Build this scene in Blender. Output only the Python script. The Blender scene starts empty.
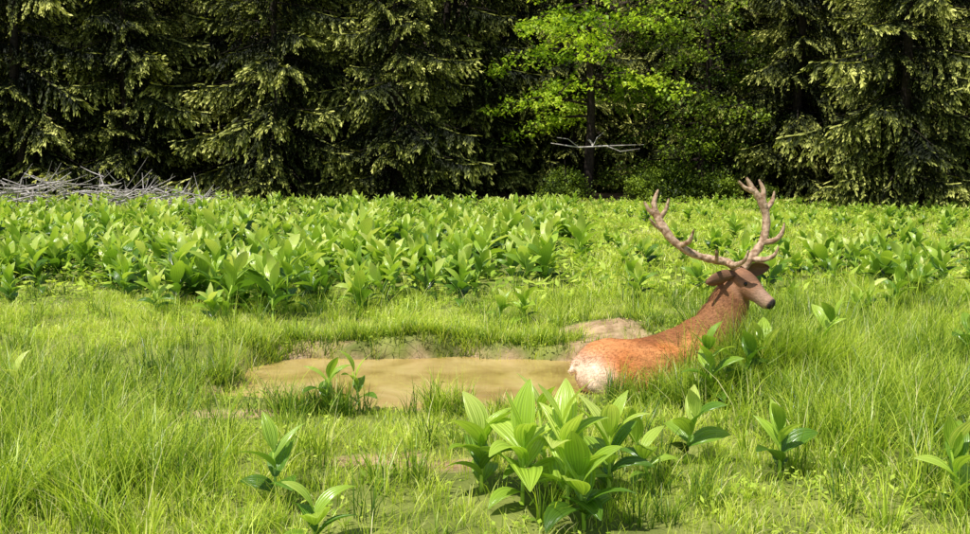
import bpy, math, random
import numpy as np
from mathutils import Vector, Euler
R = np.random.RandomState(7)
scene = bpy.context.scene
COL = scene.collection

# ------------------------------------------------------------------ helpers
class MB:
    def __init__(s):
        s.v=[]; s.f=[]; s.tint=[]; s.u=[]; s.m=[]; s.n=0
    def add(s, v, f, tint=0.5, u=0.0, m=0):
        v=np.asarray(v,float).reshape(-1,3); f=np.asarray(f,int).reshape(-1,4)
        s.v.append(v); s.f.append(f+s.n)
        s.tint.append(np.broadcast_to(np.asarray(tint,float),(len(v),)).copy())
        s.u.append(np.broadcast_to(np.asarray(u,float),(len(v),)).copy())
        s.m.append(np.full(len(f),m,int)); s.n+=len(v)
    def mesh(s,name,mats,smooth=True):
        v,f,t,u,m=(np.concatenate(s.v),np.concatenate(s.f),np.concatenate(s.tint),np.concatenate(s.u),np.concatenate(s.m))
        me=bpy.data.meshes.new(name)
        me.vertices.add(len(v)); me.vertices.foreach_set('co',v.astype(np.float32).ravel())
        me.loops.add(len(f)*4); me.loops.foreach_set('vertex_index',f.astype(np.int32).ravel())
        me.polygons.add(len(f)); me.polygons.foreach_set('loop_start',np.arange(0,len(f)*4,4,dtype=np.int32))
        me.polygons.foreach_set('loop_total',np.full(len(f),4,dtype=np.int32))
        for mt in mats: me.materials.append(mt)
        me.polygons.foreach_set('material_index',m.astype(np.int32))
        me.update(calc_edges=True)
        a=me.attributes.new('tint','FLOAT','POINT'); a.data.foreach_set('value',t.astype(np.float32))
        a=me.attributes.new('across','FLOAT','POINT'); a.data.foreach_set('value',u.astype(np.float32))
        me.polygons.foreach_set('use_smooth',np.full(len(f),smooth))
        if len(f)<200000: me.validate()
        return me

def obj(name,me,loc=(0,0,0),rot=(0,0,0),scale=1.0):
    o=bpy.data.objects.new(name,me)
    o.location=loc; o.rotation_euler=rot; o.scale=(scale,)*3
    COL.objects.link(o)
    return o

def tube(mb,pts,rad,n=7,tint=0.5,m=0):
    pts=np.asarray(pts,float); k=len(pts)
    rad=np.broadcast_to(np.asarray(rad,float),(k,))
    T=np.gradient(pts,axis=0); T/=np.linalg.norm(T,axis=1)[:,None]+1e-9
    ref=np.array([0,0,1.]) if abs(T[0,2])<0.9 else np.array([1.,0,0])
    V=[]
    A=np.cross(T[0],ref); A/=np.linalg.norm(A)
    for i in range(k):
        A=A-T[i]*A.dot(T[i]); A/=np.linalg.norm(A)+1e-9
        B=np.cross(T[i],A)
        a=np.linspace(0,2*np.pi,n,endpoint=False)
        V.append(pts[i]+rad[i]*(np.cos(a)[:,None]*A+np.sin(a)[:,None]*B))
    V=np.concatenate(V)
    F=[]
    for i in range(k-1):
        for j in range(n):
            F.append([i*n+j,i*n+(j+1)%n,(i+1)*n+(j+1)%n,(i+1)*n+j])
    mb.add(V,F,tint,0,m)

def smooth(a,b,x):
    t=np.clip((x-a)/(b-a),0,1); return t*t*(3-2*t)

_rs=np.random.RandomState(3)
_w=[( _rs.uniform(-1,1),_rs.uniform(-1,1),_rs.uniform(0,6.28)) for _ in range(14)]
def n2(x,y,f):
    s=0
    for i,(a,b,c) in enumerate(_w):
        g=f*(0.6+0.25*i)
        s=s+np.sin((a*x+b*y)*g+c+1.7*np.sin(b*x*g*0.5-a*y*g*0.6+c))
    return s/ 5.0

PCX,PCY,PA,PB=-0.36,7.80,1.88,0.94
def pond_e(x,y):
    th=np.arctan2((y-PCY)/PB,(x-PCX)/PA)
    k=1+0.08*np.sin(3*th+1)+0.06*np.sin(5*th+2)+0.05*np.sin(9*th)+.03*np.sin(17*th+1)
    return np.sqrt(((x-PCX)/PA)**2+((y-PCY)/PB)**2)/k
WZ=-.07
def height(x,y):
    x=np.asarray(x,float); y=np.asarray(y,float)
    h=0.025*n2(x,y,1.2)*smooth(60,20,np.abs(y))+0.014*n2(x,y,5.0)*smooth(30,12,y)
    e=pond_e(x,y)
    h=h*smooth(0.9,1.5,e)-0.34*smooth(1.12,0.86,e)
    h=h+(0.11+.05*n2(x,y*.3,1.8))*smooth(1.04,1.16,e+.05*n2(x,y,6))*smooth(7.9,8.35,y)*smooth(17,10,y)
    h=h+.09*np.exp(-((x-1.2)/.45)**2-((y-9.25)/.35)**2)*(1+.3*n2(x,y,6))
    h=h+ 22*smooth(52,120,y)
    return h
PATCH=[(-1.45,8.85,.35,.12),(1.2,9.2,.46,.34),(-0.72,5.6,.34,.15),(-0.1,5.5,.28,.12),(-3.1,9.3,.28,.15),(-1.9,6.6,.4,.14),(1.2,8.75,.45,.22)]
def mud(x,y):
    e=pond_e(x,y)
    m=smooth(1.13,1.0,e+0.09*n2(x,y,6))
    for (cx,cy,a,b) in PATCH:
        d=np.sqrt(((x-cx)/a)**2+((y-cy)/b)**2)+0.25*n2(x,y,7)
        m=np.maximum(m,smooth(1.2,0.6,d))
    return m

# ------------------------------------------------------------------ materials
def newmat(name):
    m=bpy.data.materials.new(name); m.use_nodes=True
    nt=m.node_tree; nt.nodes.clear()
    return m,nt,nt.nodes,nt.links
def ramp(N,stops):
    r=N.new('ShaderNodeValToRGB'); e=r.color_ramp.elements
    while len(e)<len(stops): e.new(0.5)
    for i,(p,c) in enumerate(stops):
        e[i].position=p; e[i].color=(*c,1)
    return r
def leafmat(name,stops,transl=0.4,rough=0.45,spec=0.35,noise_scale=0.6,noise_amt=0.35,veins=0,inst=0.3,tboost=(1.15,1.15,0.6)):
    m,nt,N,L=newmat(name)
    out=N.new('ShaderNodeOutputMaterial')
    at=N.new('ShaderNodeAttribute'); at.attribute_name='tint'
    oi=N.new('ShaderNodeObjectInfo')
    geo=N.new('ShaderNodeNewGeometry')
    no=N.new('ShaderNodeTexNoise'); no.inputs['Scale'].default_value=noise_scale; no.inputs['Detail'].default_value=3
    L.new(geo.outputs['Position'],no.inputs['Vector'])
    a=N.new('ShaderNodeMath'); a.operation='MULTIPLY_ADD'; a.inputs[1].default_value=noise_amt*2; a.inputs[2].default_value=-noise_amt
    L.new(no.outputs['Fac'],a.inputs[0])
    b=N.new('ShaderNodeMath'); b.operation='MULTIPLY_ADD'; b.inputs[1].default_value=inst; b.inputs[2].default_value=-inst/2
    L.new(oi.outputs['Random'],b.inputs[0])
    c=N.new('ShaderNodeMath'); c.operation='ADD'; L.new(a.outputs[0],c.inputs[0]); L.new(b.outputs[0],c.inputs[1])
    d=N.new('ShaderNodeMath'); d.operation='ADD'; L.new(c.outputs[0],d.inputs[0]); L.new(at.outputs['Fac'],d.inputs[1])
    r=ramp(N,stops); L.new(d.outputs[0],r.inputs[0])
    colout=r.outputs[0]
    p=N.new('ShaderNodeBsdfPrincipled'); p.inputs['Roughness'].default_value=rough; p.inputs['Specular IOR Level'].default_value=spec
    t=N.new('ShaderNodeBsdfTranslucent')
    if veins:
        au=N.new('ShaderNodeAttribute'); au.attribute_name='across'
        mu=N.new('ShaderNodeMath'); mu.operation='MULTIPLY'; mu.inputs[1].default_value=veins; L.new(au.outputs['Fac'],mu.inputs[0])
        si=N.new('ShaderNodeMath'); si.operation='COSINE'; L.new(mu.outputs[0],si.inputs[0])
        bp=N.new('ShaderNodeBump'); bp.inputs['Strength'].default_value=0.5; bp.inputs['Distance'].default_value=0.004
        L.new(si.outputs[0],bp.inputs['Height']); L.new(bp.outputs[0],p.inputs['Normal'])
        s2=N.new('ShaderNodeMath'); s2.operation='MULTIPLY_ADD'; s2.inputs[1].default_value=0.13; s2.inputs[2].default_value=0.95; L.new(si.outputs[0],s2.inputs[0])
        hv=N.new('ShaderNodeHueSaturation'); L.new(s2.outputs[0],hv.inputs['Value']); L.new(colout,hv.inputs['Color']); colout=hv.outputs[0]
    L.new(colout,p.inputs['Base Color'])
    mc=N.new('ShaderNodeMix'); mc.data_type='RGBA'; mc.blend_type='MULTIPLY'; mc.inputs[0].default_value=1
    L.new(colout,mc.inputs[6]); mc.inputs[7].default_value=(*tboost,1)
    L.new(mc.outputs[2],t.inputs['Color'])
    mx=N.new('ShaderNodeMixShader'); mx.inputs[0].default_value=transl
    L.new(p.outputs[0],mx.inputs[1]); L.new(t.outputs[0],mx.inputs[2]); L.new(mx.outputs[0],out.inputs[0])
    return m
def barkmat(name,c1,c2,scale=12,bump=0.6,rough=0.9):
    m,nt,N,L=newmat(name)
    out=N.new('ShaderNodeOutputMaterial'); p=N.new('ShaderNodeBsdfPrincipled'); p.inputs['Roughness'].default_value=rough
    p.inputs['Specular IOR Level'].default_value=0.2
    g=N.new('ShaderNodeNewGeometry'); no=N.new('ShaderNodeTexNoise'); no.inputs['Scale'].default_value=scale; no.inputs['Detail'].default_value=6
    L.new(g.outputs['Position'],no.inputs['Vector'])
    r=ramp(N,[(0.35,c1),(0.65,c2)]); L.new(no.outputs['Fac'],r.inputs[0]); L.new(r.outputs[0],p.inputs['Base Color'])
    b=N.new('ShaderNodeBump'); b.inputs['Strength'].default_value=bump; b.inputs['Distance'].default_value=0.02
    L.new(no.outputs['Fac'],b.inputs['Height']); L.new(b.outputs[0],p.inputs['Normal']); L.new(p.outputs[0],out.inputs[0])
    return m

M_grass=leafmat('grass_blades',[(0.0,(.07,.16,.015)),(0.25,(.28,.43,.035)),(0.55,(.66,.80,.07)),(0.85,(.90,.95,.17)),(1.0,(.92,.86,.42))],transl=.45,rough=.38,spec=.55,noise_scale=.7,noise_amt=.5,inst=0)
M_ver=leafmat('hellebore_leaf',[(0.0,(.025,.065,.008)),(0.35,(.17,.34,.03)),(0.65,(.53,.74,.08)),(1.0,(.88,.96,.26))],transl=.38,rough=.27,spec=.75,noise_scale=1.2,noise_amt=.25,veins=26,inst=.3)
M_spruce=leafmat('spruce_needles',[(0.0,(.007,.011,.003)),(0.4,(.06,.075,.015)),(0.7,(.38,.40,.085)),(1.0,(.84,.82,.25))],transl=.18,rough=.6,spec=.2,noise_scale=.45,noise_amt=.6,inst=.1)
M_beech=leafmat('beech_leaf',[(0.0,(.06,.13,.01)),(0.5,(.34,.52,.03)),(1.0,(.76,.90,.10))],transl=.5,rough=.45,spec=.3,noise_scale=.5,noise_amt=.5,inst=.1)
M_beech2=leafmat('leaf_painted_shade',[(0.0,(.02,.04,.006)),(0.5,(.10,.16,.018)),(1.0,(.36,.48,.05))],transl=.4,rough=.5,spec=.3,noise_scale=.6,noise_amt=.5,inst=.1)  # darker copy of the beech leaf, shade painted into its colours
M_sbark=barkmat('spruce_bark',(.02,.015,.011),(.05,.037,.03))
M_bbark=barkmat('beech_bark',(.018,.012,.01),(.05,.035,.028))
M_dead=barkmat('dead_wood',(.28,.24,.22),(.68,.62,.58),scale=8)

# ground
def groundmat():
    m,nt,N,L=newmat('soil_and_litter')
    out=N.new('ShaderNodeOutputMaterial'); p=N.new('ShaderNodeBsdfPrincipled'); p.inputs['Roughness'].default_value=.8; p.inputs['Specular IOR Level'].default_value=.3
    g=N.new('ShaderNodeNewGeometry')
    n1=N.new('ShaderNodeTexNoise'); n1.inputs['Scale'].default_value=7; n1.inputs['Detail'].default_value=8; n1.inputs['Roughness'].default_value=.65
    nn=N.new('ShaderNodeTexNoise'); nn.inputs['Scale'].default_value=2.2; nn.inputs['Detail'].default_value=6
    L.new(g.outputs['Position'],n1.inputs['Vector']); L.new(g.outputs['Position'],nn.inputs['Vector'])
    soil=ramp(N,[(.3,(.20,.12,.055)),(.48,(.44,.29,.16)),(.68,(.68,.48,.30))]); L.new(n1.outputs['Fac'],soil.inputs[0])
    green=ramp(N,[(.3,(.10,.13,.02)),(.7,(.32,.35,.08))]); L.new(nn.outputs['Fac'],green.inputs[0])
    lit=ramp(N,[(.3,(.03,.02,.012)),(.7,(.11,.07,.04))]); L.new(n1.outputs['Fac'],lit.inputs[0])
    a=N.new('ShaderNodeAttribute'); a.attribute_name='tint'
    b=N.new('ShaderNodeAttribute'); b.attribute_name='across'
    m1=N.new('ShaderNodeMix'); m1.data_type='RGBA'; L.new(a.outputs['Fac'],m1.inputs[0]); L.new(green.outputs[0],m1.inputs[6]); L.new(soil.outputs[0],m1.inputs[7])
    m2=N.new('ShaderNodeMix'); m2.data_type='RGBA'; L.new(b.outputs['Fac'],m2.inputs[0]); L.new(m1.outputs[2],m2.inputs[6]); L.new(lit.outputs[0],m2.inputs[7])
    L.new(m2.outputs[2],p.inputs['Base Color'])
    bp=N.new('ShaderNodeBump'); bp.inputs['Strength'].default_value=.8; bp.inputs['Distance'].default_value=.05
    L.new(n1.outputs['Fac'],bp.inputs['Height']); L.new(bp.outputs[0],p.inputs['Normal']); L.new(p.outputs[0],out.inputs[0])
    return m
xs=np.concatenate([-np.geomspace(140,10,26)[:-1],np.arange(-10,10,.08),np.geomspace(10,140,26)])
ys=np.concatenate([np.linspace(-40,2.5,20)[:-1],np.arange(2.5,14,.05),np.arange(14,36,.5),np.geomspace(36,220,34)])
X,Y=np.meshgrid(xs,ys)
Z=height(X,Y)
nx,ny=len(xs),len(ys)
ii=np.arange(nx*ny).reshape(ny,nx)
F=np.stack([ii[:-1,:-1],ii[:-1,1:],ii[1:,1:],ii[1:,:-1]],-1).reshape(-1,4)
g=MB(); g.add(np.stack([X,Y,Z],-1).reshape(-1,3),F,tint=mud(X,Y).ravel(),u=smooth(31.5,34,Y+.8*n2(X,Y,.8)).ravel())
obj('ground',g.mesh('ground',[groundmat()]))

# pond
m,nt,N,L=newmat('muddy_water')
out=N.new('ShaderNodeOutputMaterial'); p=N.new('ShaderNodeBsdfPrincipled')
p.inputs['Roughness'].default_value=.03; p.inputs['IOR'].default_value=1.33; p.inputs['Specular IOR Level'].default_value=.9
ge=N.new('ShaderNodeNewGeometry'); no=N.new('ShaderNodeTexNoise'); no.inputs['Scale'].default_value=1.8; no.inputs['Detail'].default_value=5; no.inputs['Distortion'].default_value=.6
L.new(ge.outputs['Position'],no.inputs['Vector'])
r=ramp(N,[(.32,(.32,.21,.06)),(.5,(.50,.35,.12)),(.7,(.64,.48,.20))]); L.new(no.outputs['Fac'],r.inputs[0]); L.new(r.outputs[0],p.inputs['Base Color'])
mp=N.new('ShaderNodeMapping'); mp.inputs['Scale'].default_value=(5,11,6); L.new(ge.outputs['Position'],mp.inputs[0])
nb=N.new('ShaderNodeTexNoise'); nb.inputs['Scale'].default_value=1; nb.inputs['Detail'].default_value=2; L.new(mp.outputs[0],nb.inputs['Vector'])
bp=N.new('ShaderNodeBump'); bp.inputs['Strength'].default_value=.25; bp.inputs['Distance'].default_value=.012; L.new(nb.outputs['Fac'],bp.inputs['Height']); L.new(bp.outputs[0],p.inputs['Normal'])
L.new(p.outputs[0],out.inputs[0])
w=MB(); th=np.linspace(0,2*np.pi,65)[:-1]
ring=np.stack([PCX+PA*1.2*np.cos(th),PCY+PB*1.2*np.sin(th),np.full(64,WZ)],-1)
cc=np.array([PCX,PCY,WZ]); ring2=cc+(ring-cc)*.5; ring3=cc+(ring-cc)*.01
Fq=[]
for k in range(2):
    for j in range(64): Fq.append([k*64+j,k*64+(j+1)%64,(k+1)*64+(j+1)%64,(k+1)*64+j])
w.add(np.concatenate([ring,ring2,ring3]),Fq); obj('wallow_water',w.mesh('water',[m]))

# ------------------------------------------------------------------ scatter via geometry nodes
def scatter(name,sources,pts,rot,scl,idx):
    c=bpy.data.collections.new(name+'_source')
    for i,me in enumerate(sources):
        o=bpy.data.objects.new('%s_src_%02d'%(name,i),me); c.objects.link(o)
    me=bpy.data.meshes.new(name); n=len(pts)
    me.vertices.add(n); me.vertices.foreach_set('co',np.asarray(pts,np.float32).ravel())
    a=me.attributes.new('rot','FLOAT_VECTOR','POINT'); a.data.foreach_set('vector',np.asarray(rot,np.float32).ravel())
    a=me.attributes.new('scl','FLOAT_VECTOR','POINT')
    s=np.repeat(np.asarray(scl,np.float32)[:,None],3,1)
    a.data.foreach_set('vector',s.ravel())
    a=me.attributes.new('idx','INT','POINT'); a.data.foreach_set('value',np.asarray(idx,np.int32))
    o=obj(name,me)
    nt=bpy.data.node_groups.new(name+'_gn','GeometryNodeTree')
    nt.interface.new_socket('Geometry',in_out='INPUT',socket_type='NodeSocketGeometry')
    nt.interface.new_socket('Geometry',in_out='OUTPUT',socket_type='NodeSocketGeometry')
    N=nt.nodes; L=nt.links
    gi=N.new('NodeGroupInput'); go=N.new('NodeGroupOutput')
    ci=N.new('GeometryNodeCollectionInfo'); ci.inputs['Collection'].default_value=c
    ci.inputs['Separate Children'].default_value=True; ci.inputs['Reset Children'].default_value=True
    ip=N.new('GeometryNodeInstanceOnPoints'); ip.inputs['Pick Instance'].default_value=True
    def na(nm,dt):
        x=N.new('GeometryNodeInputNamedAttribute'); x.data_type=dt; x.inputs['Name'].default_value=nm; return x.outputs['Attribute']
    L.new(gi.outputs[0],ip.inputs['Points']); L.new(ci.outputs[0],ip.inputs['Instance'])
    L.new(na('rot','FLOAT_VECTOR'),ip.inputs['Rotation']); L.new(na('scl','FLOAT_VECTOR'),ip.inputs['Scale']); L.new(na('idx','INT'),ip.inputs['Instance Index'])
    L.new(ip.outputs[0],go.inputs[0])
    md=o.modifiers.new('instances','NODES'); md.node_group=nt
    return o

def grass(mb,x,y,nb,rad,Lm,wd,lean,ttint,ts,r):
    T=len(x); ti=np.repeat(np.arange(T),nb); n=len(ti)
    ba=r.uniform(0,6.28,n); br=rad[ti]*np.sqrt(r.uniform(0,1,n))
    bx=x[ti]+br*np.cos(ba); by=y[ti]+br*np.sin(ba)
    base=np.stack([bx,by,np.maximum(height(bx,by),WZ-.05)-.02],-1)
    az=ba+r.normal(0,.9,n); Ln=Lm[ti]*r.uniform(.4,1.15,n); ln=lean*r.uniform(.2,1.7,n)
    W=wd[ti]*r.uniform(.6,1.3,n)
    d=np.stack([np.cos(az),np.sin(az),0*az],-1); s_az=az+1.57+r.normal(0,.5,n)
    sd=np.stack([np.cos(s_az),np.sin(s_az),0*az],-1)
    K=len(ts); V=np.zeros((n,K,2,3))
    for k,t in enumerate(ts):
        c=base+d*(ln*Ln*t**1.8)[:,None]+np.array([0,0,1])*(Ln*(t-.35*ln*t**2.5))[:,None]
        ww=(W*(1-t**1.6*.93)*(.7+.3*min(1,t*4)))[:,None]
        V[:,k,0]=c-sd*ww/2; V[:,k,1]=c+sd*ww/2
    q=np.array([[2*k,2*k+1,2*k+3,2*k+2] for k in range(K-1)])[None]+(np.arange(n)*K*2)[:,None,None]
    tn=ttint[ti]+r.uniform(-.2,.2,n); st=r.uniform(size=n)<.06; tn[st]=1.2
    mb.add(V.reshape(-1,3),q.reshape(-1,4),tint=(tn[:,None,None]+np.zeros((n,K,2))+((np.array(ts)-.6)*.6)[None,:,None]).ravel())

def inpatch_ver(x,y):
    nz=n2(x,y,1.0)
    fr=10.45+.55*n2(x,y,1.6)+.10*np.maximum(0,-x-3)-.75*np.exp(-((x+2.6)/1.2)**2)-.9*np.exp(-((x+5.6)/.7)**2)+.35*np.exp(-((x+4.3)/.5)**2)+.5*smooth(-1.0,.5,x)
    return (x<1.0+(y-12)*.10+.35*nz)&(y>fr)
def deerfoot(x,y): 
    t=np.clip(((x-.85)*1.15+(y-7.42)*.42)/(1.15**2+.42**2),0,1)
    return np.hypot(x-(.85+1.15*t),y-(7.42+.42*t))
n=13500
x=R.uniform(-8.2,8.2,n); y=R.uniform(2.8,11.6,n)
keep=np.abs(x)<.60*y+1.0
mm=mud(x,y); pe=pond_e(x,y)
keep&=R.uniform(size=n)>np.where(pe<1.02,1.01,np.where((pe<1.25)&(x<.6),.4*mm,mm*.88))
df=deerfoot(x,y); keep&=df>.30
dens=.62+.8*n2(x,y,2.3); keep&=R.uniform(size=n)<dens+.25
keep&=~(inpatch_ver(x,y)&(y>10.6)&(R.uniform(size=n)<.6))
x,y,df,pe=x[keep],y[keep],df[keep],pe[keep]; n=len(x)
ex=[];ey=[];eL=[]
for (cx,cy,sx,sy,k,l) in [(-1.25,6.62,.28,.08,30,.30),(-.30,6.65,.10,.06,14,.34),(.2,6.6,.3,.08,20,.18),(1.80,6.95,.38,.14,110,.38),(2.20,7.40,.22,.08,110,.64),(2.55,7.45,.2,.14,70,.66),(2.75,7.6,.3,.2,80,.55),(1.35,6.85,.2,.1,20,.22),(-2.25,7.4,.12,.3,40,.26),
    (-.9,8.86,.7,.06,150,.20),(.3,8.86,.4,.06,80,.19),(-1.9,8.6,.3,.1,60,.22),(1.6,9.3,.2,.2,30,.16),(-3.0,5.6,.7,.5,160,.52),(-2.3,4.9,.3,.3,60,.46),(-3.6,7.0,.6,.5,70,.42),(2.7,5.9,.6,.6,110,.50),(3.6,7.5,.7,.6,110,.50)]:
    ex.append(R.normal(cx,sx,k)); ey.append(R.normal(cy,sy,k)); eL.append(np.full(k,l)*R.uniform(.75,1.15,k))
ex=np.concatenate(ex);ey=np.concatenate(ey);eL=np.concatenate(eL)
kk=(pond_e(ex,ey)>1.03)&(deerfoot(ex,ey)>.29); ex,ey,eL=ex[kk],ey[kk],eL[kk]
tallz=n2(x,y,1.3)
tall=(R.uniform(size=n)<np.where((x>2.0),.28+.3*tallz,np.where((x<-1.9)&(y<8.2),.26+.35*tallz,.06)))
tall&=~((x>-2.3)&(x<1.3)&(y>6.)&(y<7.4))
Lm=np.where(tall,R.uniform(.32,.50,n),R.uniform(.10,.24,n))*(1+.25*n2(x,y,.9))
Lm*=np.where((df<.75)&(y<7.6)&(x<1.2),.6,1.0)
Lm*=np.where((x>-2.2)&(x<1.0)&(y>6.0)&(y<7.4),.6,1.0)
Lm=np.clip(Lm,.06,.6)
x=np.concatenate([x,ex]);y=np.concatenate([y,ey]);Lm=np.concatenate([Lm,eL]);tall=np.concatenate([tall,np.ones(len(ex),bool)]);n=len(x)
rad=np.where(tall,.065,.10); wd=np.where(tall,.0078,.006)
tt=np.where(tall,R.uniform(.05,.5,n),R.uniform(.35,.8,n))
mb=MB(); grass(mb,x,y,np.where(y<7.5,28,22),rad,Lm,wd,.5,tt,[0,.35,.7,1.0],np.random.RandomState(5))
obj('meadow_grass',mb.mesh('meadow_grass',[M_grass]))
n=13000
x=R.uniform(-26,26,n); y=R.uniform(11.2,34,n)
keep=(np.abs(x)<.62*y+2.)&(R.uniform(size=n)>mud(x,y)*.9)
keep&=~(inpatch_ver(x,y)&(R.uniform(size=n)<.85))
keep&=R.uniform(size=n)<1.1-smooth(30.5,34,y)
x,y=x[keep],y[keep]; n=len(x)
Lm=R.uniform(.13,.27,n)*(1+.35*n2(x,y,.8)); Lm=np.clip(Lm,.08,.45)
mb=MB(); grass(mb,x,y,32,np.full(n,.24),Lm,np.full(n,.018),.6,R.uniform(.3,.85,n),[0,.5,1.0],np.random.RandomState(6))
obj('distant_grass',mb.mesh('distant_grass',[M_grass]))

def herbs(name,n,xr,yr,sz,hmax,mat,seed,clump):
    r=np.random.RandomState(seed)
    k=n//clump; cx=r.uniform(-xr,xr,k); cy=r.uniform(yr[0],yr[1],k)
    kp=(np.abs(cx)<.62*cy+1)&(pond_e(cx,cy)>1.08)&(r.uniform(size=k)>mud(cx,cy)*.9)&(deerfoot(cx,cy)>.33)&(n2(cx,cy,1.7)>-.35)
    cx,cy=cx[kp],cy[kp]; k=len(cx)
    i=np.repeat(np.arange(k),clump); m_=len(i)
    s=sz*(.6+.8*r.uniform(size=k))[i]*r.uniform(.6,1.2,m_)
    c=np.stack([cx[i]+r.normal(0,sz*2.0,m_),cy[i]+r.normal(0,sz*2.0,m_),height(cx,cy)[i]+r.uniform(.02,1,m_)*hmax*r.uniform(.5,1,k)[i]],-1)
    a=r.uniform(0,6.28,m_); dd=np.stack([np.cos(a),np.sin(a),r.uniform(-.2,.8,m_)],-1)*s[:,None]
    ss=np.stack([-np.sin(a),np.cos(a),r.normal(0,.3,m_)],-1)*s[:,None]*.28
    V=np.stack([c-ss*.1,c+ss*.1,c+dd*.45+ss*.9,c+dd*.45-ss*.9,c+dd+ss*.08,c+dd-ss*.08],1).reshape(-1,3)
    b=(np.arange(m_)*6)[:,None]
    Fq=np.concatenate([b+np.array([[0,1,2,3]]),b+np.array([[3,2,4,5]])])
    mb=MB(); mb.add(V,Fq,tint=np.repeat(r.uniform(.25,.95,k)[i]+r.uniform(-.15,.15,m_),6))
    obj(name,mb.mesh(name,[mat],smooth=False))
M_herb=leafmat('herb_leaf',[(0.0,(.08,.17,.015)),(0.5,(.40,.57,.05)),(1.0,(.78,.90,.16))],transl=.4,rough=.45,noise_scale=1.0,noise_amt=.35,inst=0)
herbs('meadow_herbs',50000,8,(3,11.5),.036,.11,M_herb,1,14)
herbs('distant_herbs',60000,24,(11,33),.11,.30,M_herb,2,12)

# ------------------------------------------------------------------ false hellebore
def leaf(mb,base,az,e0,bend,Ln,W,nl,nw,pleat,fold,tint,r,roll=0.0):
    ts=np.linspace(0,1,nl); us=np.linspace(-1,1,nw)
    el=e0-bend*ts**1.3
    step=Ln/(nl-1)
    hor=np.concatenate([[0],np.cumsum(np.cos(el[:-1])*step)]); ver=np.concatenate([[0],np.cumsum(np.sin(el[:-1])*step)])
    D=np.array([math.cos(az),math.sin(az),0]); S0=np.array([-math.sin(az),math.cos(az),0]); Zv=np.array([0,0,1.])
    prof=np.abs(np.sin(np.pi*np.clip(ts,0,1)**.82))**.85*.5*W
    prof=np.maximum(prof,np.where(ts<.5,.10*W,.004)); 
    V=np.zeros((nl,nw,3))
    sway=r.normal(0,.06)*Ln
    for i in range(nl):
        T=D*math.cos(el[i])+Zv*math.sin(el[i]); Nn=-D*math.sin(el[i])+Zv*math.cos(el[i])
        c=base+D*hor[i]+Zv*ver[i]+S0*sway*ts[i]**2
        ro=roll*ts[i]; S=S0*math.cos(ro)+Nn*math.sin(ro); Nn=Nn*math.cos(ro)-S0*math.sin(ro)
        w=prof[i]; fo=fold*(1-.5*ts[i])
        V[i]=c+S*(us*w*math.cos(fo))[:,None]+Nn*(np.abs(us)*w*math.sin(fo)+pleat*w*np.cos(us*math.pi*3.5)*.5)[:,None]
    q=[]
    for i in range(nl-1):
        for j in range(nw-1): q.append([i*nw+j,i*nw+j+1,(i+1)*nw+j+1,(i+1)*nw+j])
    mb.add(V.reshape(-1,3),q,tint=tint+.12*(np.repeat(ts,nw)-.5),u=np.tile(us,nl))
def hellebore(seed,H,nleaf,Ll,hi=True,spread=1.0,lean=(0,0),wr=1.0):
    r=np.random.RandomState(seed); mb=MB()
    nl,nw=(13,29) if hi else (6,5)
    st=np.array([[lean[0]*t*t,lean[1]*t*t,H*.72*t-.03] for t in np.linspace(0,1,5)])
    tube(mb,st,np.linspace(.013,.006,5),n=6,tint=.75)
    az=r.uniform(0,6.28)
    for k in range(nleaf):
        f=(k+.5)/nleaf
        t=.12+.88*f; b=np.array([lean[0]*t*t,lean[1]*t*t,H*.72*t])
        az+=2.4+r.normal(0,.3)
        e0=math.radians((34+44*f)+r.normal(0,8)); bend=math.radians((84-50*f)*spread+r.normal(0,14))
        Ln=Ll*(1.0-.25*abs(f-.45)*1.5)*r.uniform(.8,1.15); W=Ln*r.uniform(.40,.58)*(1-.22*f)*wr
        leaf(mb,b,az,e0,bend,Ln,W,nl,nw,.09,r.uniform(.12,.45),(.12+.76*f if not hi else .28+.5*f)+r.uniform(-.22,.22),r,r.normal(0,.35))  # shade between plants put into tint: lower leaves darker, upper ones brighter
    return mb.mesh('hellebore',[M_ver])
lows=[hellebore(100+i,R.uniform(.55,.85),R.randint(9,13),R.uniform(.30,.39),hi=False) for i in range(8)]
n=4300
x=R.uniform(-24,4.5,n); y=9.0+ (R.uniform(size=n)**1.1)*22
keep=inpatch_ver(x,y)&(np.abs(x)<.64*y+2)&(R.uniform(size=n)<.85-.15*smooth(20,30,y)+.75*n2(x,y,2.5))
x,y=x[keep],y[keep]; n=len(x)
s=R.uniform(.60,1.14,n)*(1+.2*n2(x,y,1.))*(1-.25*smooth(16,30,y))
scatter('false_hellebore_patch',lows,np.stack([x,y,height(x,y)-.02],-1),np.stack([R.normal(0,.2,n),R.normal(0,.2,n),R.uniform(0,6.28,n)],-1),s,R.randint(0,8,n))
n=2400
x=R.uniform(1.2,24,n); y=R.uniform(9.6,33.5,n)
pr=np.exp(-((x-6.3)/2.4)**2-((y-14.0)/4)**2)*.9+np.exp(-((x-2.7)/.6)**2-((y-15.3)/.8)**2)*1.2+np.exp(-((x-1.9)/.8)**2-((y-19)/1.5)**2)*.5+smooth(22,29,y)*.5+.08+.3*smooth(6,9,x)*smooth(11,14,y)
keep=(R.uniform(size=n)<pr)&(x<.64*y+2)
x,y=x[keep],y[keep]; n=len(x)
s=R.uniform(.5,1.0,n)*(1-.45*smooth(20,30,y))
scatter('false_hellebore_scattered',lows,np.stack([x,y,height(x,y)-.02],-1),np.stack([R.normal(0,.18,n),R.normal(0,.18,n),R.uniform(0,6.28,n)],-1),s,R.randint(0,8,n))

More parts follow.
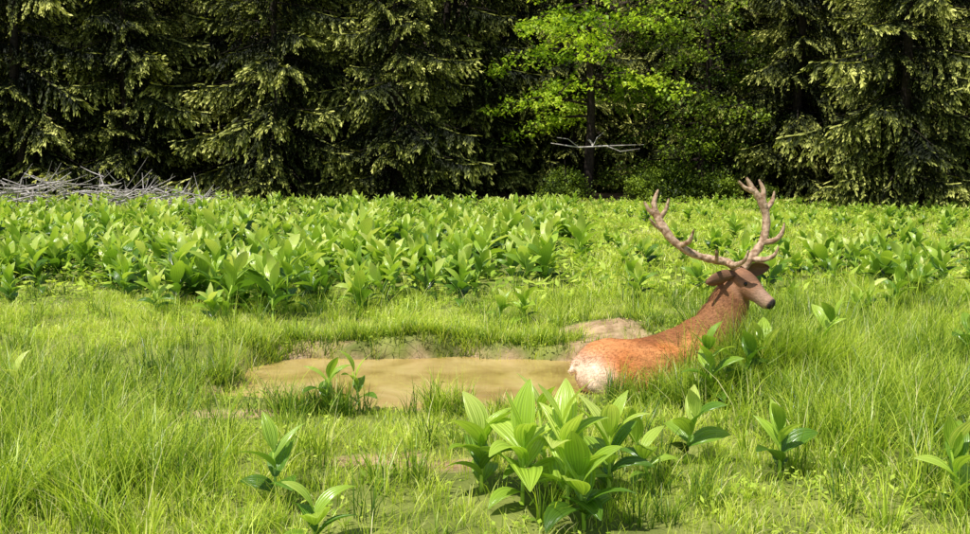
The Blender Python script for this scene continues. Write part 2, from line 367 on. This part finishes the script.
PL=[(.43,4.66,.72,12,.37,.95),(.20,4.80,.58,11,.37,1.0),(-.02,5.02,.48,10,.36,1.0),(.68,4.92,.54,11,.34,1.1),(.34,5.05,.64,9,.34,.85),(.50,4.5,.40,8,.33,1.2),
    (-1.13,4.85,.42,6,.27,.8),(-.80,4.22,.24,6,.29,1.2),(-1.18,6.66,.38,6,.26,1.0),(-.93,6.75,.48,6,.26,1.0),
    (1.70,6.80,.70,10,.31,1.0),(1.22,5.5,.44,7,.29,1.0),(1.72,5.25,.42,7,.27,.9),(2.46,4.65,.52,8,.31,1.0),
    (4.2,8.0,.52,8,.28,1.0),(2.64,7.45,.86,9,.27,.9),(-3.55,6.8,.35,6,.24,1.0),(.42,9.7,.40,9,.26,1.1),(.15,9.75,.32,7,.24,1.1),(1.95,6.95,.52,8,.28,1.0),(.95,5.2,.36,7,.27,1.1),
    (3.3,9.9,.45,7,.25,1.0),(4.6,10.3,.6,8,.26,1.0),(-2.3,10.0,.4,7,.24,1.0),(2.28,7.2,.60,9,.29,1.0)]
for i,(px,py,H,nf,Ll,sp) in enumerate(PL):
    r=np.random.RandomState(500+i)
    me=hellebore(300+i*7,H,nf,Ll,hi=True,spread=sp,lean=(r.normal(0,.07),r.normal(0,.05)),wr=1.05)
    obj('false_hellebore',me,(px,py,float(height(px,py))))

# ------------------------------------------------------------------ spruces
def bough(seed):
    r=np.random.RandomState(seed); vs=[];fs=[];tn=[];n=0
    cx=lambda t: np.stack([t,0.03*np.sin(5*t+seed),-.06*t-.30*t**2+.20*t**4],-1)
    def addq(c,d,L,W,tint,flat):
        nonlocal n
        d=d/np.linalg.norm(d); up=np.array([r.normal(0,flat),r.normal(0,flat),1.0]); s=np.cross(d,up); s/=np.linalg.norm(s)+1e-9
        vs.extend([c-s*W*.35,c+s*W*.35,c+d*L*.6+s*W*.5,c+d*L*.6-s*W*.5,c+d*L+s*W*.06,c+d*L-s*W*.06])
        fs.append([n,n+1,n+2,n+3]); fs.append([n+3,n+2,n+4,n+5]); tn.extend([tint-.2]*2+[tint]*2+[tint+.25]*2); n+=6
    for t in np.linspace(.12,.98,17):
        t=min(.995,t+r.normal(0,.015)); c0=cx(np.array(t))
        for sgn in (-1,1):
            if r.uniform()<.08: continue
            l=(.36*(1-t)**.7+.09)*r.uniform(.55,1.2)
            a=math.radians(r.uniform(38,66))
            d=np.array([math.cos(a),sgn*math.sin(a),-.15-r.uniform(0,.5)])
            m=max(3,int(l/.032))
            for k in range(m):
                f=(k+.6)/m; c=c0+d*l*f+np.array([0,0,-.4*l*f*f])
                for q in range(3):
                    dd=d*.7+np.array([.4*r.normal(),.6*(1 if q%2 else -1)*r.uniform(.2,1),-.15-r.uniform(0,.8)])
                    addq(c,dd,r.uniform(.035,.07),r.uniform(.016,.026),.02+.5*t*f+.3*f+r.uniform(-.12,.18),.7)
    for t in np.linspace(.25,1,18):
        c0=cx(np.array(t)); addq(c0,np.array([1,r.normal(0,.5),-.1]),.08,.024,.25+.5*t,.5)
    return np.array(vs),np.array(fs),np.array(tn)
BT=[bough(40+i) for i in range(5)]
def spruce(seed,H,Rad,zmin=.3,nb=135):
    r=np.random.RandomState(seed); mb=MB()
    zt=np.linspace(0,H,9); tube(mb,np.stack([.05*np.sin(zt),.05*np.cos(zt*1.3),zt-.2],-1),np.linspace(.20,.02,9),n=9,m=1)
    az=0
    for k in range(nb):
        f=((k+r.uniform())/nb)**1.18; z=zmin+(H-zmin-.2)*f
        L=Rad*((1-f)**.7)*r.uniform(.5,1.15)*(.85+.15*min(1,f*8))+.25
        az+=2.4+r.normal(0,.45)
        v,fc,t=BT[r.randint(5)]
        v=v*L; wsc=(L**-.35)*1.3; v=v*np.array([1,wsc if wsc<1.5 else 1.5,1])
        p=math.radians(r.normal(-6,8)+16*f); ro=r.normal(0,.3)
        c,s=math.cos(ro),math.sin(ro); v=np.stack([v[:,0],v[:,1]*c-v[:,2]*s,v[:,1]*s+v[:,2]*c],-1)
        c,s=math.cos(p),math.sin(p); v=np.stack([v[:,0]*c-v[:,2]*s,v[:,1],v[:,0]*s+v[:,2]*c],-1)
        c,s=math.cos(az),math.sin(az); v=np.stack([v[:,0]*c-v[:,1]*s,v[:,0]*s+v[:,1]*c,v[:,2]+z],-1)
        v[:,2]=np.maximum(v[:,2],.02)
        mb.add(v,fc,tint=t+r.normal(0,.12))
        e=np.array([math.cos(az),math.sin(az),math.tan(p)-.15])*L*.8
        tube(mb,[[0,0,z],[e[0]*.5,e[1]*.5,z+e[2]*.4],[e[0],e[1],z+e[2]]],[.025,.014,.004],n=4,m=1)
    return mb.mesh('spruce',[M_spruce,M_sbark],smooth=False)
SP=[spruce(1,17,3.6),spruce(2,19,4.0),spruce(3,15,3.3),spruce(4,18,3.5,zmin=1.4,nb=115)]
for (px,py,k,s,rz) in [(-20.5,35.5,0,1,.3),(-17.0,34.4,1,1,1),(-13.4,35.3,2,1.05,2),(-7.6,34.6,1,.98,4),(-3.2,34.4,0,1.0,5.2),
                    (11.8,35.6,3,1,.6),(13.4,30.2,1,.95,2.7),(17.6,31.0,0,1,1.4),(21.5,33,2,1.1,3)]:
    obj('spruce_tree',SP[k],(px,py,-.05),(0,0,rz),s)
pts=[]
for yy in (39.3,43.5,48.5,55):
    for xx in np.arange(-42,43,3.6):
        X0=xx+R.uniform(-1.1,1.1); Y0=yy+R.uniform(-1.0,1.0)
        if yy<41 and (.5<X0<9.5): continue
        pts.append((X0,Y0,float(height(X0,Y0))-.1))
for xx in (-25,-29,25.5,29.5): pts.append((xx,35+R.uniform(-1,1),0))
pts=np.array(pts); n=len(pts)
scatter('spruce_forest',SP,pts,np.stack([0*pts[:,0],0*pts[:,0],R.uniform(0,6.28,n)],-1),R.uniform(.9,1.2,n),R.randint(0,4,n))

# ------------------------------------------------------------------ beeches
def beech(seed,H,Rad,nsp,zlo=1.5,lsz=.10,mat=None):
    r=np.random.RandomState(seed); mb=MB()
    zt=np.linspace(0,H*.9,8); tr=np.stack([.15*np.sin(zt*.5),.1*np.sin(zt*.7+1),zt-.2],-1)
    tube(mb,tr,np.linspace(.22,.04,8)*min(1,H/8),n=10,m=1)
    for k in range(nsp):
        f=r.uniform(); z=zlo+(H-zlo-1)*f; az=r.uniform(0,6.28); L=Rad*(1-.6*f**2)*r.uniform(.5,1.1)
        d=np.array([math.cos(az),math.sin(az),0]); s=np.array([-d[1],d[0],0]); up=r.uniform(.0,.45)
        path=lambda t: np.array([0,0,z])+d*L*t+np.array([0,0,L*(up*t-.35*t*t)])
        P=np.array([path(t) for t in np.linspace(0,1,5)]); P[1:]+=r.normal(0,.05,(4,3))
        tube(mb,P,np.linspace(.05,.008,5)*min(1,H/6),n=5,m=1)
        m=int(60*L/Rad); tb=r.normal(0,.2)
        t=r.uniform(.3,1.05,m); off=r.normal(0,1,m)*.24*L*(1.15-t*.7)
        C=np.stack([path(a) for a in t])+s[None]*off[:,None]+np.array([0,0,1])*(-.25*np.abs(off)+r.normal(0,.14,m))[:,None]
        for j in range(6):
            c=C+r.normal(0,.11,(m,3))*[1,1,.6]
            a=r.uniform(0,6.28,m); dd=np.stack([np.cos(a),np.sin(a),r.uniform(-1.1,.1,m)],-1)*lsz*r.uniform(.7,1.2,m)[:,None]
            ss=np.stack([-np.sin(a),np.cos(a),r.normal(0,.6,m)],-1)*lsz*.36
            V=np.stack([c,c+dd*.5+ss,c+dd,c+dd*.5-ss],1).reshape(-1,3)
            mb.add(V,np.arange(4*m).reshape(-1,4),tint=np.repeat(r.uniform(.15,.9,m),4)+tb)
    return mb.mesh('beech',[mat or M_beech,M_bbark],smooth=False)
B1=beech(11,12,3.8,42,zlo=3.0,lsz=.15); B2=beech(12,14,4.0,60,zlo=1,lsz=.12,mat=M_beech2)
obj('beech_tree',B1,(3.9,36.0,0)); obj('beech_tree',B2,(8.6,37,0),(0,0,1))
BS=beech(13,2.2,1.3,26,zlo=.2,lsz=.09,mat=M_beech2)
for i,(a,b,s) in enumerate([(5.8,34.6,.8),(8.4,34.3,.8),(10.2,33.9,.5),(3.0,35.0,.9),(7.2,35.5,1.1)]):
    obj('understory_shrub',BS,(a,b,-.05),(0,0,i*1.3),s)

mb=MB(); tube(mb,[[2.4,34.2,2.15],[3.4,34.1,2.0],[4.4,34.1,2.05],[5.8,34.3,2.1]],[.015,.03,.03,.008],n=6)
tube(mb,[[3.4,34.1,2.0],[3.0,34,2.3],[2.6,34,2.35]],[.022,.015,.006],n=5); tube(mb,[[4.4,34.1,2.05],[4.9,34,1.85],[5.6,34,1.95]],[.022,.015,.006],n=5)
tube(mb,[[3.9,34.1,2.02],[4.05,34,2.35],[4.3,34,2.55]],[.018,.012,.006],n=5); tube(mb,[[3.95,36.0,2.3],[4.0,35.1,2.15],[3.9,34.1,2.02]],[.05,.04,.03],n=6)
obj('dead_branch',mb.mesh('dead_branch',[M_dead]))
mb=MB()
for i in range(130):
    c=np.array([R.uniform(-16.5,-8.6),28.5+R.normal(0,.5),0]); c[2]=R.uniform(.1,.95)*(1-.5*smooth(-11.5,-8.6,c[0]))
    a=R.normal(0,.6); L=R.uniform(.4,1.9); sl=R.normal(0,.25)
    d=np.array([math.cos(a),math.sin(a)*.8,sl])
    P=[c-d*L*.5,c+R.normal(0,.08,3),c+d*L*.5+R.normal(0,.12,3)]
    q=R.uniform(.01,.04); tube(mb,P,[q,q*.8,q*.3],n=5)
    for j in range(2):
        b=c+d*L*R.uniform(-.2,.4); e=d*.4+R.normal(0,.35,3); tube(mb,[b,b+e*.5,b+e*.9+[0,0,.05]],[q*.5,q*.35,q*.15],n=4)
for (a,h) in [(-14.3,1.5),(-13.8,1.2),(-15.4,1.35)]:
    tube(mb,[[a,28.5,.3],[a+.2,28.5,h*.7],[a+.6,28.4,h]],[.03,.02,.006],n=5)
    tube(mb,[[a+.2,28.5,h*.7],[a+.55,28.5,h*.75],[a+1.0,28.5,h*.6]],[.02,.014,.005],n=5)
obj('brushwood_pile',mb.mesh('brush',[M_dead]))

# ------------------------------------------------------------------ red deer stag
def pyloft(secs,vs,fs,n=20):
    C=np.array([s[:3] for s in secs],float); T=np.gradient(C,axis=0); T/=np.linalg.norm(T,axis=1)[:,None]
    V=[]
    for i,s in enumerate(secs):
        S=np.cross(T[i],[0,0,1]); S/=np.linalg.norm(S)+1e-9; U=np.cross(S,T[i])
        a=np.linspace(0,2*np.pi,n,endpoint=False)
        V.append(C[i]+S*(np.cos(a)*s[3])[:,None]+U*(np.sin(a)*s[4])[:,None])
    V=np.concatenate(V+[C[:1],C[-1:]]); k=len(secs); b=len(vs)
    vs.extend(V.tolist())
    for i in range(k-1):
        for j in range(n): fs.append([b+i*n+j,b+i*n+(j+1)%n,b+(i+1)*n+(j+1)%n,b+(i+1)*n+j])
    for j in range(n):
        fs.append([b+(j+1)%n,b+j,b+k*n]); fs.append([b+(k-1)*n+j,b+(k-1)*n+(j+1)%n,b+k*n+1])
vs=[];fs=[]
pyloft([(.74,7.41,.11,.05,.06),(.78,7.42,.11,.15,.16),(.88,7.44,.115,.225,.225),(1.05,7.50,.115,.265,.255),(1.25,7.56,.10,.28,.25),(1.50,7.65,.11,.285,.26),
        (1.68,7.72,.14,.27,.285),(1.82,7.77,.19,.25,.30),(1.92,7.82,.27,.23,.28),(2.00,7.86,.37,.21,.235),(2.055,7.88,.48,.19,.20),(2.10,7.89,.61,.165,.17),(2.135,7.89,.73,.13,.135),(2.16,7.89,.83,.08,.085)],vs,fs)
HA=np.array([2.13,7.90,.87]); HB=np.array([2.37,7.56,.63]); HL=np.linalg.norm(HB-HA); HD=(HB-HA)/HL
hs=[(0,.04,.045),(.08,.078,.082),(.22,.094,.100),(.38,.090,.104),(.52,.074,.090),(.68,.056,.070),(.82,.050,.060),(.93,.048,.054),(.985,.038,.042),(1.0,.018,.02)]
pyloft([tuple(HA+(HB-HA)*t+np.array([0,0,-.018*math.sin(math.pi*t)]))+(a,b) for t,a,b in hs],vs,fs)
pyloft([tuple(HA+(HB-HA)*t+np.array([-.01,.0,-.055]))+(a,b) for t,a,b in [(.15,.03,.03),(.3,.06,.06),(.5,.045,.045),(.7,.035,.032),(.85,.03,.028)]],vs,fs,12)
pyloft([(.83,7.22,.0,.03,.04),(.90,7.25,.05,.12,.14),(1.03,7.30,.07,.16,.19),(1.18,7.33,.04,.13,.16),(1.30,7.33,-.03,.08,.09),(1.36,7.33,-.06,.04,.05)],vs,fs)
pyloft([(1.34,7.30,-.05,.05,.05),(1.20,7.20,-.08,.045,.05),(1.02,7.14,-.09,.035,.045),(.92,7.13,-.09,.04,.045)],vs,fs,12)
pyloft([(.92,7.13,-.09,.035,.035),(1.08,7.06,-.10,.024,.026),(1.25,7.02,-.10,.024,.026),(1.33,7.01,-.10,.03,.03),(1.40,7.01,-.11,.02,.02)],vs,fs,12)
pyloft([(1.82,7.56,.33,.04,.05),(1.84,7.55,.21,.10,.10),(1.90,7.55,.10,.12,.10),(1.99,7.56,.01,.07,.07),(2.08,7.55,-.02,.05,.05)],vs,fs,16)
pyloft([(2.10,7.55,-.01,.045,.045),(1.98,7.46,-.03,.035,.035),(1.82,7.42,-.04,.03,.03),(1.72,7.41,-.04,.032,.032)],vs,fs,12)
pyloft([(.77,7.42,.24,.03,.02),(.72,7.40,.19,.035,.03),(.705,7.39,.12,.025,.025),(.71,7.39,.08,.01,.01)],vs,fs,10)
me=bpy.data.meshes.new('tmp'); me.from_pydata(vs,[],fs); me.update()
t=bpy.data.objects.new('tmp',me); COL.objects.link(t)
md=t.modifiers.new('r','REMESH'); md.mode='VOXEL'; md.voxel_size=.012; md.use_smooth_shade=True
sm=t.modifiers.new('s','SMOOTH'); sm.factor=.5; sm.iterations=5
dg=bpy.context.evaluated_depsgraph_get(); dg.update()
bm=bpy.data.meshes.new_from_object(t.evaluated_get(dg)); bpy.data.objects.remove(t)
nv=len(bm.vertices); co=np.zeros(nv*3,np.float32); bm.vertices.foreach_get('co',co); co=co.reshape(-1,3).astype(float)
no_=np.zeros(nv*3,np.float32); bm.vertices.foreach_get('normal',no_); no_=no_.reshape(-1,3)
bodyw=smooth(2.12,1.95,co[:,0])
lump=(.010*n2(co[:,0]*1.0+co[:,2]*.7,co[:,1]+co[:,2],7)*bodyw+.002*n2(co[:,0]+co[:,2],co[:,1]-co[:,2],40))
cod=co+no_*lump[:,None]
bm.vertices.foreach_set('co',cod.astype(np.float32).ravel())
x,y,z=co[:,0],co[:,1],co[:,2]
col=np.tile(np.array([.56,.185,.05]),(nv,1))
def mixc(c,f): 
    global col
    col=col*(1-f[:,None])+np.array(c)*f[:,None]
mixc((.78,.38,.15),smooth(0,1,.5+.7*n2(x*1.2,z*1.5+y,5))*.55)
mixc((.34,.12,.035),smooth(.55,.9,.5+.5*n2(x*1.1+3,z*2+y,9))*.4)
mixc((.95,.72,.54),smooth(1.18,.88,x+.1*n2(x,z,9))*smooth(.34,.14,z)*.95)
mixc((.24,.085,.03),smooth(.29,.35,z-.10*smooth(1.5,1.85,x)+.02*n2(x,y,10))*smooth(1.15,1.35,x)*smooth(2.0,1.8,x)*.8)
mixc((.34,.25,.14),smooth(.05,-.04,z+.07*n2(x,y,9))*.92)
mixc((.38,.28,.16),smooth(.66,.84,.5+.45*n2(x*1.3,z*2.2-y,13))*smooth(.2,.02,z)*.6)
nk=smooth(1.74,1.98,x+.25*(z-.2)+.03*n2(x,z,9))*smooth(.08,.25,z)
mixc((.24,.10,.042),nk)
mixc((.40,.18,.07),nk*smooth(0,1,.5+.6*n2(z*2,y+x,8))*.5)
hd=((co-HA)@HD)/HL; hr=np.linalg.norm(co-HA-((co-HA)@HD)[:,None]*HD,axis=1)
hm=smooth(-.05,.12,hd)*smooth(.17,.12,hr)
mixc((.33,.16,.085),hm)
mixc((.14,.07,.04),hm*smooth(.15,.35,hd)*smooth(.62,.5,hd)*smooth(.02,.06,(z-(HA+(HB-HA)*.4)[2]))*.6)
mixc((.40,.25,.17),smooth(.5,.75,hd)*hm*.9)
mixc((.04,.03,.028),smooth(.92,.955,hd)*hm)
ca=bm.color_attributes.new('fur','FLOAT_COLOR','POINT'); ca.data.foreach_set('color',np.concatenate([col,np.ones((nv,1))],1).astype(np.float32).ravel())
def furmat(name,attr=True,base=(.2,.12,.08),rough=.75,bs=.5):
    m,nt,N,L=newmat(name); out=N.new('ShaderNodeOutputMaterial'); p=N.new('ShaderNodeBsdfPrincipled'); p.inputs['Roughness'].default_value=rough
    p.inputs['Specular IOR Level'].default_value=.3
    g=N.new('ShaderNodeNewGeometry'); mp=N.new('ShaderNodeMapping'); mp.inputs['Scale'].default_value=(25,60,110); mp.inputs['Rotation'].default_value=(0,.5,0)
    L.new(g.outputs['Position'],mp.inputs[0]); no=N.new('ShaderNodeTexNoise'); no.inputs['Scale'].default_value=1; no.inputs['Detail'].default_value=4
    L.new(mp.outputs[0],no.inputs['Vector'])
    hv=N.new('ShaderNodeHueSaturation'); ma=N.new('ShaderNodeMath'); ma.operation='MULTIPLY_ADD'; ma.inputs[1].default_value=1.2; ma.inputs[2].default_value=.45
    L.new(no.outputs['Fac'],ma.inputs[0]); L.new(ma.outputs[0],hv.inputs['Value'])
    if attr:
        a=N.new('ShaderNodeAttribute'); a.attribute_name='fur'; L.new(a.outputs['Color'],hv.inputs['Color'])
    else: hv.inputs['Color'].default_value=(*base,1)
    L.new(hv.outputs[0],p.inputs['Base Color'])
    b=N.new('ShaderNodeBump'); b.inputs['Strength'].default_value=bs; b.inputs['Distance'].default_value=.01; L.new(no.outputs['Fac'],b.inputs['Height']); L.new(b.outputs[0],p.inputs['Normal'])
    L.new(p.outputs[0],out.inputs[0]); return m
M_fur=furmat('deer_fur'); bm.materials.clear(); bm.materials.append(M_fur)
deer=bpy.data.objects.new('red_deer_stag',None); COL.objects.link(deer)
deer.location=(1.5,7.65,0)
def child(name,me):
    o=obj(name,me); o.parent=deer; o.matrix_parent_inverse.identity(); o.location=(-1.5,-7.65,0); return o
child('body',bm)
# coat hair strands
hs_=R.choice(nv,28000); P0=cod[hs_]; Nn=no_[hs_]; C0=col[hs_]
isn=(P0[:,0]>1.85)&(P0[:,2]>.18)&(hd[hs_]<.1); ish=(hm[hs_]>.4)
flow=np.where(isn[:,None],np.array([-.15,0,-1.]),np.array([-1.,-.2,-.55]))
flow=np.where(ish[:,None],-HD[None],flow)
fl=flow+R.normal(0,.25,flow.shape); fl=fl-Nn*(fl*Nn).sum(1)[:,None]; fl/=np.linalg.norm(fl,axis=1)[:,None]+1e-9
d=fl+Nn*R.uniform(.12,.4,len(fl))[:,None]; L_=np.where(isn,R.uniform(.035,.075,len(fl)),np.where(ish,.010,R.uniform(.014,.028,len(fl))))
s_=np.cross(d,Nn); s_/=np.linalg.norm(s_,axis=1)[:,None]+1e-9; W_=np.where(isn,.003,.002)[:,None]
E=P0+d*L_[:,None]; B0=P0-Nn*.002
V=np.stack([B0-s_*W_,B0+s_*W_,E+s_*W_*.2,E-s_*W_*.2],1).reshape(-1,3)
mb=MB(); mb.add(V,np.arange(len(V)).reshape(-1,4)); hme=mb.mesh('coat_hair',[M_fur],smooth=False)
cc_=np.repeat(np.concatenate([C0*R.uniform(.7,1.25,len(C0))[:,None],np.ones((len(C0),1))],1),4,axis=0)
if len(hme.vertices)==len(cc_):
    ca=hme.color_attributes.new('fur','FLOAT_COLOR','POINT'); ca.data.foreach_set('color',cc_.astype(np.float32).ravel())
child('coat_hair',hme)
M_ant=barkmat('velvet_antler',(.28,.16,.09),(.70,.50,.34),scale=26,bump=.6,rough=.8)
mb=MB()
def cat(P,Rr):
    P=np.array(P,float); t=np.linspace(0,len(P)-1,len(P)*4-3); o=[]
    for a in t:
        i=min(int(a),len(P)-2); f=a-i; p0=P[max(i-1,0)];p1=P[i];p2=P[i+1];p3=P[min(i+2,len(P)-1)]
        o.append(.5*((2*p1)+(-p0+p2)*f+(2*p0-5*p1+4*p2-p3)*f*f+(-p0+3*p1-3*p2+p3)*f**3))
    return np.array(o),np.interp(t,range(len(P)),Rr)
def ant(P,Rr):
    P,r_=cat(P,Rr); r_=r_*1.25*(1+R.normal(0,.07,len(r_))); tube(mb,P,r_,n=9)
ant([(2.13,7.86,.90),(2.05,7.82,.96),(1.92,7.80,.985),(1.76,7.80,1.03),(1.60,7.82,1.13),(1.50,7.85,1.26),(1.44,7.88,1.38)],[.032,.029,.027,.027,.027,.029,.026])
ant([(1.45,7.88,1.35),(1.385,7.87,1.40),(1.34,7.86,1.47)],[.022,.016,.006])
ant([(1.45,7.88,1.35),(1.43,7.89,1.46),(1.465,7.9,1.57)],[.024,.019,.006])
ant([(1.46,7.88,1.30),(1.52,7.84,1.40),(1.54,7.82,1.50)],[.02,.015,.005])
ant([(1.52,7.85,1.23),(1.43,7.80,1.27),(1.37,7.77,1.34)],[.019,.014,.005])
ant([(1.64,7.82,1.10),(1.70,7.72,1.15),(1.72,7.66,1.25)],[.021,.016,.005])
ant([(2.05,7.82,.955),(2.08,7.70,.95),(2.13,7.60,1.0),(2.15,7.56,1.09)],[.024,.02,.015,.006])
ant([(1.92,7.80,.985),(1.92,7.68,1.0),(1.90,7.61,1.09)],[.022,.016,.006])
ant([(2.20,7.885,.90),(2.28,7.91,1.0),(2.36,7.95,1.09),(2.41,7.98,1.22),(2.41,8.0,1.36),(2.36,8.0,1.49)],[.032,.029,.027,.028,.028,.030])
ant([(2.37,8.0,1.47),(2.30,8.0,1.56),(2.23,7.99,1.67)],[.027,.023,.008])
ant([(2.31,8.0,1.55),(2.22,7.98,1.58),(2.16,7.97,1.64)],[.021,.015,.006])
ant([(2.37,8.0,1.45),(2.39,8.02,1.55),(2.35,8.03,1.65)],[.024,.018,.006])
ant([(2.40,8.0,1.38),(2.47,8.03,1.46),(2.49,8.04,1.55)],[.022,.016,.005])
ant([(2.38,7.96,1.12),(2.46,7.93,1.13),(2.52,7.9,1.19),(2.54,7.89,1.29)],[.023,.02,.015,.005])
ant([(2.27,7.90,.98),(2.36,7.84,.98),(2.43,7.79,1.02),(2.46,7.77,1.10)],[.024,.019,.014,.005])
child('antlers',mb.mesh('antlers',[M_ant]))
M_ear=furmat('ear_fur',False,(.20,.10,.055))
def ear(base,tip,up,name):
    mbe=MB(); base=np.array(base);tip=np.array(tip);up=np.array(up,float)
    D=tip-base; ts=np.linspace(0,1,11); us=np.linspace(-1,1,9); S=np.cross(D,up); S/=np.linalg.norm(S); U=np.cross(S,D); U/=np.linalg.norm(U)
    V=[]
    for t_ in ts:
        w=.068*(math.sin(math.pi*(t_*.86+.12))**.7)*(1 if t_<.97 else .3)
        for u in us:
            V.append(base+D*t_+U*(u*w)-S*(.045*(1-u*u)*(1-.6*t_)))
    q=[[i*9+j,i*9+j+1,(i+1)*9+j+1,(i+1)*9+j] for i in range(10) for j in range(8)]
    mbe.add(V,q); me=mbe.mesh(name,[M_ear])
    o=child(name,me); so=o.modifiers.new('s','SOLIDIFY'); so.thickness=.007
ear((2.09,7.82,.86),(1.84,7.72,.80),(0,-.3,1),'ear_right')
ear((2.21,7.90,.87),(2.45,7.95,.90),(0,-.3,1),'ear_left')
m,nt,N,L=newmat('eye_dark'); out=N.new('ShaderNodeOutputMaterial'); p=N.new('ShaderNodeBsdfPrincipled'); p.inputs['Base Color'].default_value=(.01,.007,.005,1); p.inputs['Roughness'].default_value=.08; L.new(p.outputs[0],out.inputs[0]); M_eye=m
def ball(c,r_,name):
    mbb=MB(); a=np.linspace(-1.5,1.5,8); V=[];n_=12
    for q_ in a:
        for k_ in range(n_):
            t_=2*np.pi*k_/n_; V.append([c[0]+r_*math.cos(q_)*math.cos(t_),c[1]+r_*math.cos(q_)*math.sin(t_),c[2]+r_*math.sin(q_)])
    F_=[[i*n_+j,i*n_+(j+1)%n_,(i+1)*n_+(j+1)%n_,(i+1)*n_+j] for i in range(7) for j in range(n_)]
    mbb.add(V,F_); child(name,mbb.mesh(name,[M_eye]))
SS=np.cross(HD,[0,0,1]); SS/=np.linalg.norm(SS); UU=np.cross(SS,HD)
for sg,nm in ((1,'eye_right'),(-1,'eye_left')):
    ball(HA+(HB-HA)*.42+SS*sg*.076+UU*.024,.017,nm)
    ball(HB-HD*.02+SS*sg*.024+UU*.012,.009,nm.replace('eye','nostril'))

# ------------------------------------------------------------------ light, world, camera
sd=Vector((-.42,-.42,1.15)).normalized()
el=math.asin(sd.z); az=math.atan2(sd.x,sd.y)
sl=bpy.data.lights.new('sun','SUN'); sl.energy=5.0; sl.angle=math.radians(.5); sl.color=(1,.97,.89)
so=bpy.data.objects.new('sun',sl); so.rotation_euler=sd.to_track_quat('Z','Y').to_euler(); COL.objects.link(so)
wd=bpy.data.worlds.new('World'); scene.world=wd; wd.use_nodes=True
nt=wd.node_tree; bg=nt.nodes['Background']; sk=nt.nodes.new('ShaderNodeTexSky'); sk.sky_type='NISHITA'; sk.sun_disc=False
sk.sun_elevation=el; sk.sun_rotation=az; nt.links.new(sk.outputs[0],bg.inputs[0]); bg.inputs[1].default_value=.105
cam=bpy.data.cameras.new('camera'); cam.lens=34.6; cam.sensor_width=36; cam.clip_end=600
co_=bpy.data.objects.new('camera',cam); co_.location=(0,0,1.9); co_.rotation_euler=(math.radians(90-7.15),0,0); COL.objects.link(co_)
scene.camera=co_
scene.view_settings.view_transform='Standard'; scene.view_settings.look='None'; scene.view_settings.exposure=0
